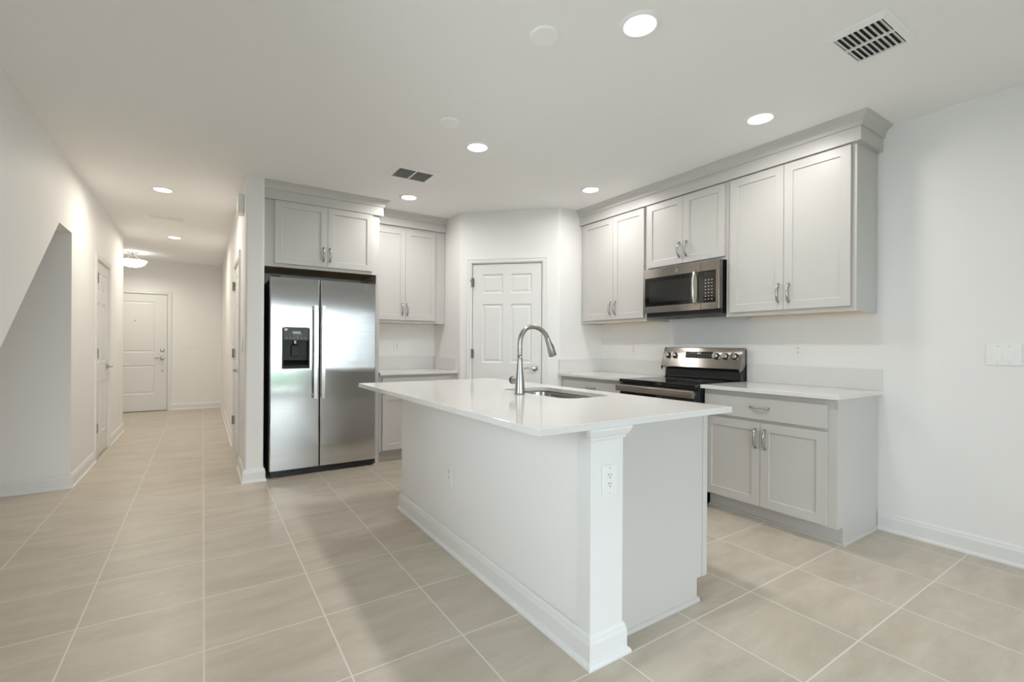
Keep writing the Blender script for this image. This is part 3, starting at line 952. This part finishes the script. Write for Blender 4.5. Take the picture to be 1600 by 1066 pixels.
def fhandle(par, x):
    bm = NB()
    prism(bm, [(x - 0.0195, -0.052), (x - 0.016, -0.060), (x + 0.016, -0.060), (x + 0.0195, -0.052), (x + 0.017, -0.044), (x - 0.017, -0.044)], 0.705, 1.568)
    for z in (0.725, 1.53): box(bm, x - 0.012, x + 0.012, -0.046, 0.0, z, z + 0.022)
    obj('handle', bm, M['steelh'], par, bevel=0.001)
fhandle(dl, 0.880 - FX0); fhandle(dr, 0.948 - FX0)
a, b, c, d = DX
bm = NB()
box(bm, a, b, 0.060, 0.066, c, d)
box(bm, a, a + 0.010, -0.002, 0.060, c, d); box(bm, b - 0.010, b, -0.002, 0.060, c, d); box(bm, a + 0.01, b - 0.01, -0.002, 0.060, c, c + 0.012)
dp = obj('dispenser', bm, M['recess'], dl)
bm = NB(); prism(bm, [(a + 0.010, -0.002), (b - 0.010, -0.002), (b - 0.010, 0.058), (a + 0.010, 0.058)], 1.243, d)
pn = obj('control_panel', bm, M['panelgrey'], dp, bevel=0.003); pn['label'] = 'charcoal control panel with small pale marks'
bm = NB()
for x, z_ in [(0.03 + k * 0.032, 1.262) for k in range(6)] + [(0.095 + k * 0.02, 1.292 + (k % 2) * 0.006) for k in range(4)] + [(0.122, 1.277)]:
    bm = NB(); box(bm, a + x, a + x + 0.011, -0.0028, -0.0018, z_, z_ + 0.005)
    obj('panel_print', bm, M['mark'], pn)
bm = NB(); box(bm, a + 0.085, a + 0.155, -0.0026, -0.0018, 1.305, 1.325); obj('display', bm, M['bglass'], pn)
bm = NB(); box(bm, a + 0.018, a + 0.044, -0.0032, -0.0018, 1.335, 1.350); box(bm, a + 0.026, a + 0.036, -0.0032, -0.0018, 1.328, 1.335)
o = obj('sticker', bm, M['plate'], pn); o['label'] = 'small white sticker'
bm = NB(); lathe(bm, [(0.017, -0.002), (0.017, -0.028), (0.011, -0.036)], 16, Matrix.Translation((a + 0.112, 0.030, 1.243))); obj('spout', bm, M['nickel'], dp)
bm = NB(); prism(bm, [(0.058, 1.205), (0.034, 1.195), (0.026, 1.10), (0.034, 1.095), (0.058, 1.10)], a + 0.082, a + 0.142, 'X'); obj('paddle', bm, M['blackm'], dp, bevel=0.002)
bm = NB(); prism(bm, [(0.058, 1.06), (0.058, c + 0.012), (0.002, c + 0.012), (0.006, c + 0.030)], a + 0.01, b - 0.01, 'X'); obj('drip_tray', bm, M['recess'], dp)
bm = NB()
ring = [(a, -0.001, c), (b, -0.001, c), (b, -0.001, d - 0.012), (b - 0.02, -0.001, d), (a + 0.02, -0.001, d), (a, -0.001, d - 0.012), (a, -0.001, c)]
tube(bm, ring, 0.0035, 8); obj('dispenser_rim', bm, M['chrome'], dp)
badge(dr, 1.357 - FX0, 1.758, 0.0, 0.021)
bm = NB(); box(bm, 0.012, W - 0.012, 0.030, 0.10, 0.008, 0.062)
for k in range(16): box(bm, 0.05 + k * 0.054, 0.088 + k * 0.054, 0.024, 0.034, 0.030, 0.042)
obj('base_grille', bm, M['black'], fr)
for x in (0.045, W - 0.045):
    bm = NB(); lathe(bm, [(0.016, 0), (0.018, 0.004), (0.018, 0.012), (0.008, 0.014), (0.008, 0.05)], 14, Matrix.Translation((x, 0.06, 0))); obj('foot', bm, M['nickel'], fr)
for x in (0.01, W - 0.09):
    bm = NB(); box(bm, x, x + 0.08, 0.01, 0.12, 1.813, 1.826); obj('hinge_cover', bm, M['blackm'], fr, bevel=0.003)

# range (front faces -X): local x along -Y from 2.916, local y from X = 3.135
RX, RY = 3.135, 2.916
rg = thing('electric_range', 'stainless and black freestanding electric range between the worktops', 'stove', (RX, RY, 0), -R90)
RW = 0.760
bm = NB(); box(bm, 0, RW, 0.0, 0.655, 0.09, 0.895); obj('body', bm, M['black'], rg, bevel=0.003)
bm = NB(); box(bm, 0.02, RW - 0.02, 0.05, 0.62, 0.0, 0.09); obj('plinth', bm, M['blackm'], rg)
bm = NB(); box(bm, -0.001, RW + 0.001, -0.040, 0.60, 0.890, 0.922)
ct = obj('cooktop', bm, M['bglass'], rg, bevel=0.006, seg=3)
for x, y, r in ((0.2, 0.16, 0.105), (0.56, 0.16, 0.085), (0.2, 0.43, 0.075), (0.56, 0.43, 0.105), (0.38, 0.46, 0.05)):
    bm = NB()
    tube(bm, [(x + r * math.cos(t), y + r * math.sin(t), 0.9215) for t in (2 * math.pi * k / 40 for k in range(41))], 0.0012, 4)
    obj('burner_ring', bm, M['panelgrey'], ct)
bm = NB(); box(bm, 0.006, RW - 0.006, -0.036, -0.001, 0.30, 0.882)
od = obj('oven_door', bm, M['bglass'], rg, bevel=0.004)
for a, b in ((0.30, 0.36), (0.835, 0.862)):
    bm = NB(); box(bm, 0.006, RW - 0.006, -0.040, -0.036, a, b); obj('door_rail', bm, M['steel'], od)
for k in range(5):
    bm = NB(); box(bm, 0.09 + k * 0.13, 0.17 + k * 0.13, -0.0415, -0.040, 0.848, 0.853); obj('vent_slot', bm, M['dark'], od)
bm = NB()
prism(bm, [(-0.064, 0.814), (-0.078, 0.820), (-0.082, 0.840), (-0.080, 0.866), (-0.070, 0.876), (-0.060, 0.870), (-0.058, 0.826)], -0.006, RW + 0.006, 'X')
hb = obj('handle', bm, M['steel'], od, bevel=0.002)
for x in (0.006, RW - 0.036):
    bm = NB(); box(bm, x, x + 0.03, -0.062, -0.038, 0.832, 0.862); obj('handle_bracket', bm, M['chrome'], hb, bevel=0.003)
bm = NB(); box(bm, 0.006, RW - 0.006, -0.034, -0.001, 0.10, 0.29)
obj('storage_drawer', bm, M['steel'], rg, bevel=0.004)
bm = NB(); prism(bm, [(0.560, 0.918), (0.578, 0.935), (0.585, 1.00), (0.60, 1.02), (0.612, 1.19), (0.655, 1.19), (0.655, 0.895), (0.56, 0.895)], 0.004, RW - 0.004, 'X')
bg = obj('backguard', bm, M['black'], rg, bevel=0.004)
# tilted stainless control panel
bm = NB()
face = [(0.533, 1.022), (0.536, 1.030), (0.590, 1.194), (0.604, 1.198), (0.616, 1.194), (0.616, 1.05), (0.575, 1.006), (0.560, 1.008)]
prism(bm, face, -0.006, RW + 0.006, 'X')
cp = obj('control_panel', bm, M['steel'], rg, bevel=0.002)
v0, v1 = Vector((0.536, 1.030)), Vector((0.590, 1.194))
pd = (v1 - v0).normalized()
pn2 = Vector((-pd.y, pd.x))       # outward (toward -y)
def onp(t, off=0.0):
    q = v0.lerp(v1, t) + pn2 * off
    return q
ang = math.atan2(-pn2.x, pn2.y)
def panel_mtx(x, t, off=0.0):
    q = onp(t, off)
    nrm = Vector((0, pn2.x, pn2.y))
    zax = nrm.normalized(); xax = Vector((1, 0, 0)); yax = zax.cross(xax)
    return Matrix(((xax.x, yax.x, zax.x, x), (xax.y, yax.y, zax.y, q.x), (xax.z, yax.z, zax.z, q.y), (0, 0, 0, 1)))
for Y in (2.872, 2.798, 2.380, 2.295, 2.212):
    x = RY - Y
    bm = NB()
    lathe(bm, [(0.029, 0), (0.029, 0.004), (0.027, 0.007), (0.025, 0.010)], 24, panel_mtx(x, 0.58))
    k_ = obj('knob', bm, M['black'], cp, smooth=True)
    bm = NB()
    lathe(bm, [(0.0255, 0.008), (0.0245, 0.026), (0.022, 0.029)], 24, panel_mtx(x, 0.58))
    pm = panel_mtx(x, 0.58)
    v_b = len(bm.verts)
    box(bm, -0.0065, 0.0065, -0.023, 0.023, 0.022, 0.040)
    bm.verts.ensure_lookup_table()
    bmesh.ops.transform(bm, matrix=pm, verts=bm.verts[v_b:])
    obj('knob_cap', bm, M['chrome'], k_, smooth=True)
bm = NB(); box(bm, RY - 2.682, RY - 2.412, -0.030, 0.030, 0.0, 0.0015)
bmesh.ops.transform(bm, matrix=panel_mtx(0, 0.63), verts=bm.verts)
dsp = obj('display', bm, M['bglass'], cp)
bm = NB()
for r in range(2):
    for k in range(9): box(bm, RY - 2.668 + k * 0.028, RY - 2.655 + k * 0.028, -0.016 + r * 0.018, -0.011 + r * 0.018, 0.0015, 0.002)
bmesh.ops.transform(bm, matrix=panel_mtx(0, 0.63), verts=bm.verts)
obj('display_print', bm, M['ink'], dsp)
bm = NB(); box(bm, RY - 2.565, RY - 2.53, 0.008, 0.020, 0.0015, 0.002)
bmesh.ops.transform(bm, matrix=panel_mtx(0, 0.63), verts=bm.verts)
obj('clock_digits', bm, M['mark'], dsp)
for x in (-0.008, RW + 0.002):
    bm = NB(); prism(bm, [(0.528, 1.010), (0.534, 1.030), (0.588, 1.198), (0.618, 1.200), (0.618, 1.188), (0.598, 1.180), (0.548, 1.004), (0.540, 0.985)], x, x + 0.006, 'X')
    obj('end_cap', bm, M['steel'], cp)

# microwave: local x along -Y from 2.914, local y from X = 3.400
MX, MY = 3.400, 2.914
mw = thing('microwave', 'stainless over the range microwave under the short wall cabinet', 'microwave', (MX, MY, 1.468), -R90)
MW, MH = 0.752, 0.432
z = lambda v: v - 1.468
bm = NB(); box(bm, 0.004, MW - 0.004, 0.045, XR - MX, 0.012, MH); obj('body', bm, M['black'], mw, bevel=0.002)
WD = 2.914 - 2.352
bm = NB(); panel_slab(bm, 0, 2.914 - 2.325, z(1.508), z(1.898), 0, 0.043, [(2.914 - 2.893, 2.914 - 2.397, z(1.565), z(1.820))], [(0.0, 0.004)])
md = obj('door', bm, M['steel'], mw, bevel=0.002)
bm = NB(); box(bm, 2.914 - 2.892, 2.914 - 2.398, 0.001, 0.004, z(1.566), z(1.819)); wn_ = obj('door_window', bm, M['bglass'], md)
bm = NB(); box(bm, 2.914 - 2.845, 2.914 - 2.43, 0.0, 0.001, z(1.60), z(1.785)); obj('inner_window', bm, M['gglass'], wn_)
bm = NB(); hx = 2.914 - 2.372
hp = [(hx, -0.002, z(1.560)), (hx, -0.022, z(1.575)), (hx, -0.034, z(1.62)), (hx, -0.037, z(1.69)), (hx, -0.034, z(1.76)), (hx, -0.022, z(1.81)), (hx, -0.002, z(1.828))]
tube(bm, hp, 0.0095, 12, 1.0); obj('handle', bm, M['steelh'], md, smooth='all')
bm = NB(); box(bm, 2.914 - 2.322, MW, 0.0, 0.043, z(1.508), z(1.898)); cpm = obj('control_panel', bm, M['steel'], mw, bevel=0.002)
bm = NB(); box(bm, 2.914 - 2.350 + 0.028, 2.914 - 2.192, -0.0015, 0.0, z(1.562), z(1.820)); kp = obj('keypad', bm, M['bglass'], cpm)
bm = NB(); box(bm, 2.914 - 2.352, 2.914 - 2.3225, -0.0012, 0.0, z(1.562), z(1.820)); obj('door_edge_glass', bm, M['bglass'], md)
bm = NB()
for r in range(7):
    for k in range(3):
        zz = z(1.585) + r * 0.026
        bm = NB(); box(bm, 2.914 - 2.285 + k * 0.028, 2.914 - 2.275 + k * 0.028, -0.0022, -0.0015, zz, zz + 0.006)
        obj('key_print', bm, M['mark'], kp)
bm = NB(); box(bm, 2.914 - 2.29, 2.914 - 2.205, -0.0022, -0.0015, z(1.785), z(1.806)); obj('display', bm, M['gglass'], kp)
badge(md, 2.914 - 2.555, z(1.860), 0.0, 0.018)
bm = NB(); box(bm, 0.004, MW - 0.004, 0.045, XR - MX - 0.005, 0.0, 0.012); vt = obj('bottom_vent', bm, M['panelgrey'], mw)
for x0, x1 in ((0.08, 0.33), (0.42, 0.67)):
    bm = NB(); box(bm, x0, x1, 0.10, 0.30, -0.002, 0.0); obj('grease_filter', bm, M['filt'], vt)

# ------------------------------------------------------------------ wall plates
def screw(parent, x, z, y):
    bm = NB(); lathe(bm, [(0.0033, 0), (0.0030, 0.0008)], 10, Matrix.Translation((x, y, z)) @ STAND); obj('screw', bm, M['mark'], parent)
def outlet(label, loc, rz):
    t = thing('power_outlet', label, 'outlet', loc, rz, 'power outlets')
    bm = NB(); panel_slab(bm, -0.036, 0.036, -0.059, 0.059, -0.006, 0.0, [(-0.017, 0.017, -0.034, 0.034)], [(0.0, 0.0012)])
    obj('cover_plate', bm, M['plate'], t, bevel=0.0015)
    bm = NB(); box(bm, -0.0165, 0.0165, -0.0068, -0.003, -0.0335, 0.0335)
    rc = obj('receptacle', bm, M['plate'], t, bevel=0.0008)
    bm = NB()
    for s in (-0.017, 0.017):
        box(bm, -0.0078, -0.0052, -0.0072, -0.0066, s + 0.001, s + 0.010); box(bm, 0.0050, 0.0075, -0.0072, -0.0066, s + 0.001, s + 0.009)
        lathe(bm, [(0.0028, 0), (0.0028, 0.0006)], 10, Matrix.Translation((0, -0.0066, s - 0.006)) @ STAND)
    obj('slots', bm, M['dark'], rc)
    screw(t, 0, 0.048, -0.006); screw(t, 0, -0.048, -0.006)
    return t
def switch(label, loc, rz, n, group='light switches'):
    t = thing('light_switch', label, 'switch', loc, rz, group)
    w = 0.035 + 0.0235 * n - 0.0115 if n > 1 else 0.036
    bm = NB(); box(bm, -w, w, -0.006, 0, -0.059, 0.059); obj('cover_plate', bm, M['plate'], t, bevel=0.0015)
    for k in range(n):
        x = (k - (n - 1) / 2) * 0.047
        bm = NB(); prism(bm, [(-0.006, -0.033), (-0.012, -0.033), (-0.007, 0.033), (-0.006, 0.033)], x - 0.0165, x + 0.0165, 'X')
        obj('rocker', bm, M['plate'], t, bevel=0.0006)
        screw(t, x, 0.048, -0.006); screw(t, x, -0.048, -0.006)
    return t
outlet('white outlet on the range wall above the right worktop', (XR, 1.766, 1.181), -R90)
outlet('white outlet on the range wall above the left worktop', (XR, 3.378, 1.172), -R90)
outlet('white outlet on the back wall between refrigerator and pantry', (1.911, YB, 1.187), 0)
outlet('white outlet on the long seating side of the island', (IL + 0.0020, 2.497, 0.442), -R90)
outlet('white outlet on the bright end post of the island', (1.324, IY - 0.0015, 0.690), 0)
outlet('white outlet low on the hallway left wall near its far end', (XL, 7.72, 0.40), R90)
outlet('white outlet low on the partition wall behind the refrigerator side', (XH, 4.98, 0.45), -R90)
switch('white double rocker switch on the bare right wall', (XR, 0.683, 1.172), -R90, 2)
switch('white triple rocker switch beside the front door', (-0.146, YF, 1.175), 0, 3)
switch('white single rocker switch high on the hallway left wall', (XL, 7.98, 1.19), R90, 1)
switch('white single rocker switch near the partition end in the hallway', (XH, 4.86, 1.19), -R90, 1)
cb = thing('door_chime', 'white chime box high on the partition wall in the hallway', 'door chime', (XH, 4.82, 2.375), -R90)
bm = NB(); prism(bm, [(-0.075, 0), (-0.075, -0.040), (-0.060, -0.055), (0.060, -0.055), (0.075, -0.040), (0.075, 0)], 0.0, 0.165)
obj('cover', bm, M['plate'], cb, bevel=0.006)

# ------------------------------------------------------------------ ceiling
def downlight(label, x, y, power=LED_W, col=LED_COL):
    t = thing('recessed_light', label, 'ceiling light', (x, y, ZC), 0, 'recessed ceiling lights')
    bm = NB(); lathe(bm, [(0.094, 0), (0.094, -0.003), (0.088, -0.007), (0.074, -0.009), (0.070, -0.006), (0.070, 0)], 40)
    obj('trim_ring', bm, M['ceiling'], t, smooth=True)
    bm = NB(); lathe(bm, [(0.070, -0.001), (0.070, -0.0055), (0.06, -0.0062)], 40)
    o = obj('lens', bm, M['lens'], t); o['label'] = 'glowing white lens'
    l = bpy.data.lights.new('led', 'AREA'); l.shape = 'DISK'; l.size = 0.13; l.energy = power; l.color = col; l.spread = LED_SPREAD
    lo = bpy.data.objects.new('led', l); C.objects.link(lo); lo.parent = t; lo.location = (0, 0, -0.0085)
    return t
downlight('recessed light beside the larger looking blank disc, nearest the top edge of the photo', 1.664, 1.454)
downlight('recessed light over the right worktop near the big vent', 2.991, 1.625, LED_W * 0.60)
downlight('recessed light above the far end of the island', 1.697, 3.008)
downlight('recessed light between the small vent and the refrigerator cabinets', 1.711, 4.407, LED_W * 0.85)
downlight('recessed light in front of the pantry corner', 3.045, 3.238, LED_W * 0.75)
downlight('nearer of the two recessed lights in the hallway', -0.326, 5.499, LED_W * 1.2, (1.0, 0.92, 0.79))
downlight('farther of the two recessed lights in the hallway', -0.333, 7.896, LED_W * 1.2, (1.0, 0.92, 0.79))
for lab, x, y in (('larger looking blank white ceiling disc near the front recessed light', 1.345, 1.748), ('blank white ceiling disc near the middle recessed light', 1.355, 2.772)):
    t = thing('ceiling_cover_plate', lab, 'cover plate', (x, y, ZC), 0, 'blank ceiling discs')
    bm = NB(); lathe(bm, [(0.066, 0), (0.066, -0.008), (0.063, -0.012)], 40); obj('disc', bm, M['disc'], t, smooth=True)

def vent(label, x0, x1, y0, y1, ix0, ix1, iy0, iy1, n, tilt, back, open_=True):
    t = thing('ceiling_vent', label, 'vent', (x0, y0, ZC), 0, 'ceiling vents')
    X = lambda v: v - x0
    Y = lambda v: v - y0
    bm = NB()
    # frame: four sloped sides round the opening
    o_ = [(0, 0), (x1 - x0, 0), (x1 - x0, y1 - y0), (0, y1 - y0)]
    i_ = [(X(ix0), Y(iy0)), (X(ix1), Y(iy0)), (X(ix1), Y(iy1)), (X(ix0), Y(iy1))]
    A = [bm.verts.new((a, b, 0)) for a, b in o_]; B = [bm.verts.new((a, b, -0.003)) for a, b in o_]
    Cc = [bm.verts.new((a, b, -0.010)) for a, b in i_]; D = [bm.verts.new((a, b, 0)) for a, b in i_]
    for P, Q in ((A, B), (B, Cc), (Cc, D), (D, A)):
        for i in range(4):
            j = (i + 1) % 4
            bm.faces.new((P[i], P[j], Q[j], Q[i]))
    fo = obj('vent_frame', bm, M['ceiling'], t)
    bm = NB(); box(bm, X(ix0), X(ix1), Y(iy0), Y(iy1), -0.0012, -0.0002)
    obj('duct_back', bm, back, t)
    bm = NB(); mx = (ix0 + ix1) / 2
    box(bm, X(mx) - 0.006, X(mx) + 0.006, Y(iy0), Y(iy1), -0.010, -0.0015)
    obj('cross_bar', bm, M['plate'], t)
    st = (iy1 - iy0) / n
    for k in range(n):
        yc = Y(iy0) + (k + 0.5) * st
        dz, dy = 0.0042, tilt * st
        bm = NB()
        prism(bm, [(yc - dy, -0.0055 - dz), (yc - dy + 0.0015, -0.0055 - dz), (yc + dy + 0.0015, -0.0055 + dz), (yc + dy, -0.0055 + dz)], X(ix0), X(ix1), 'X')
        obj('slat', bm, M['plate'], t)
    return t
vent('large white ceiling vent with open slats near the range wall', 2.475, 2.835, 0.795, 1.060, 2.518, 2.805, 0.830, 1.026, 9, 0.30, M['duct'])
vent('smaller white ceiling vent with dark grille before the refrigerator', 1.305, 1.705, 3.645, 3.960, 1.357, 1.655, 3.695, 3.912, 12, 0.24, M['duct'])
vent('faint white closed ceiling vent in the hallway', -0.545, -0.165, 6.60, 6.80, -0.510, -0.20, 6.625, 6.775, 8, -0.5, M['plate'])

fl = thing('ceiling_light', 'lit frosted bowl ceiling light in the far foyer', 'ceiling light', (-0.955, 9.55, ZC))
bm = NB(); lathe(bm, [(0.075, 0), (0.075, -0.012), (0.05, -0.022), (0.012, -0.026), (0.012, -0.05)], 28); obj('canopy', bm, M['nickel'], fl, smooth=True)
for k in range(3):
    a = 2 * math.pi * k / 3 + 0.5
    bm = NB(); tube(bm, [(0.03 * math.cos(a), 0.03 * math.sin(a), -0.02), (0.05 * math.cos(a), 0.05 * math.sin(a), -0.07), (0.185 * math.cos(a), 0.185 * math.sin(a), -0.136)], 0.006, 8)
    obj('arm', bm, M['nickel'], fl, smooth=True)
bm = NB(); lathe(bm, [(0.192, -0.135), (0.187, -0.152), (0.165, -0.190), (0.118, -0.224), (0.058, -0.242), (0.012, -0.246)], 40); obj('bowl', bm, M['bowl'], fl, smooth='all')
bm = NB(); lathe(bm, [(0.014, -0.244), (0.016, -0.252), (0.010, -0.262), (0.004, -0.272)], 16); obj('finial', bm, M['nickel'], fl, smooth=True)
for nm, sz, en, z_, up in (('bowl_uplight', 0.30, 2.8, -0.14, True), ('bowl_downlight', 0.34, 5.6, -0.276, False)):
    l = bpy.data.lights.new(nm, 'AREA'); l.shape = 'DISK'; l.size = sz; l.energy = en; l.color = (1.0, 0.94, 0.80)
    if up: l.spread = math.radians(130)
    lo = bpy.data.objects.new(nm, l); C.objects.link(lo); lo.parent = fl; lo.location = (0, 0, z_)
    if up: lo.rotation_euler = (math.pi, 0, 0)
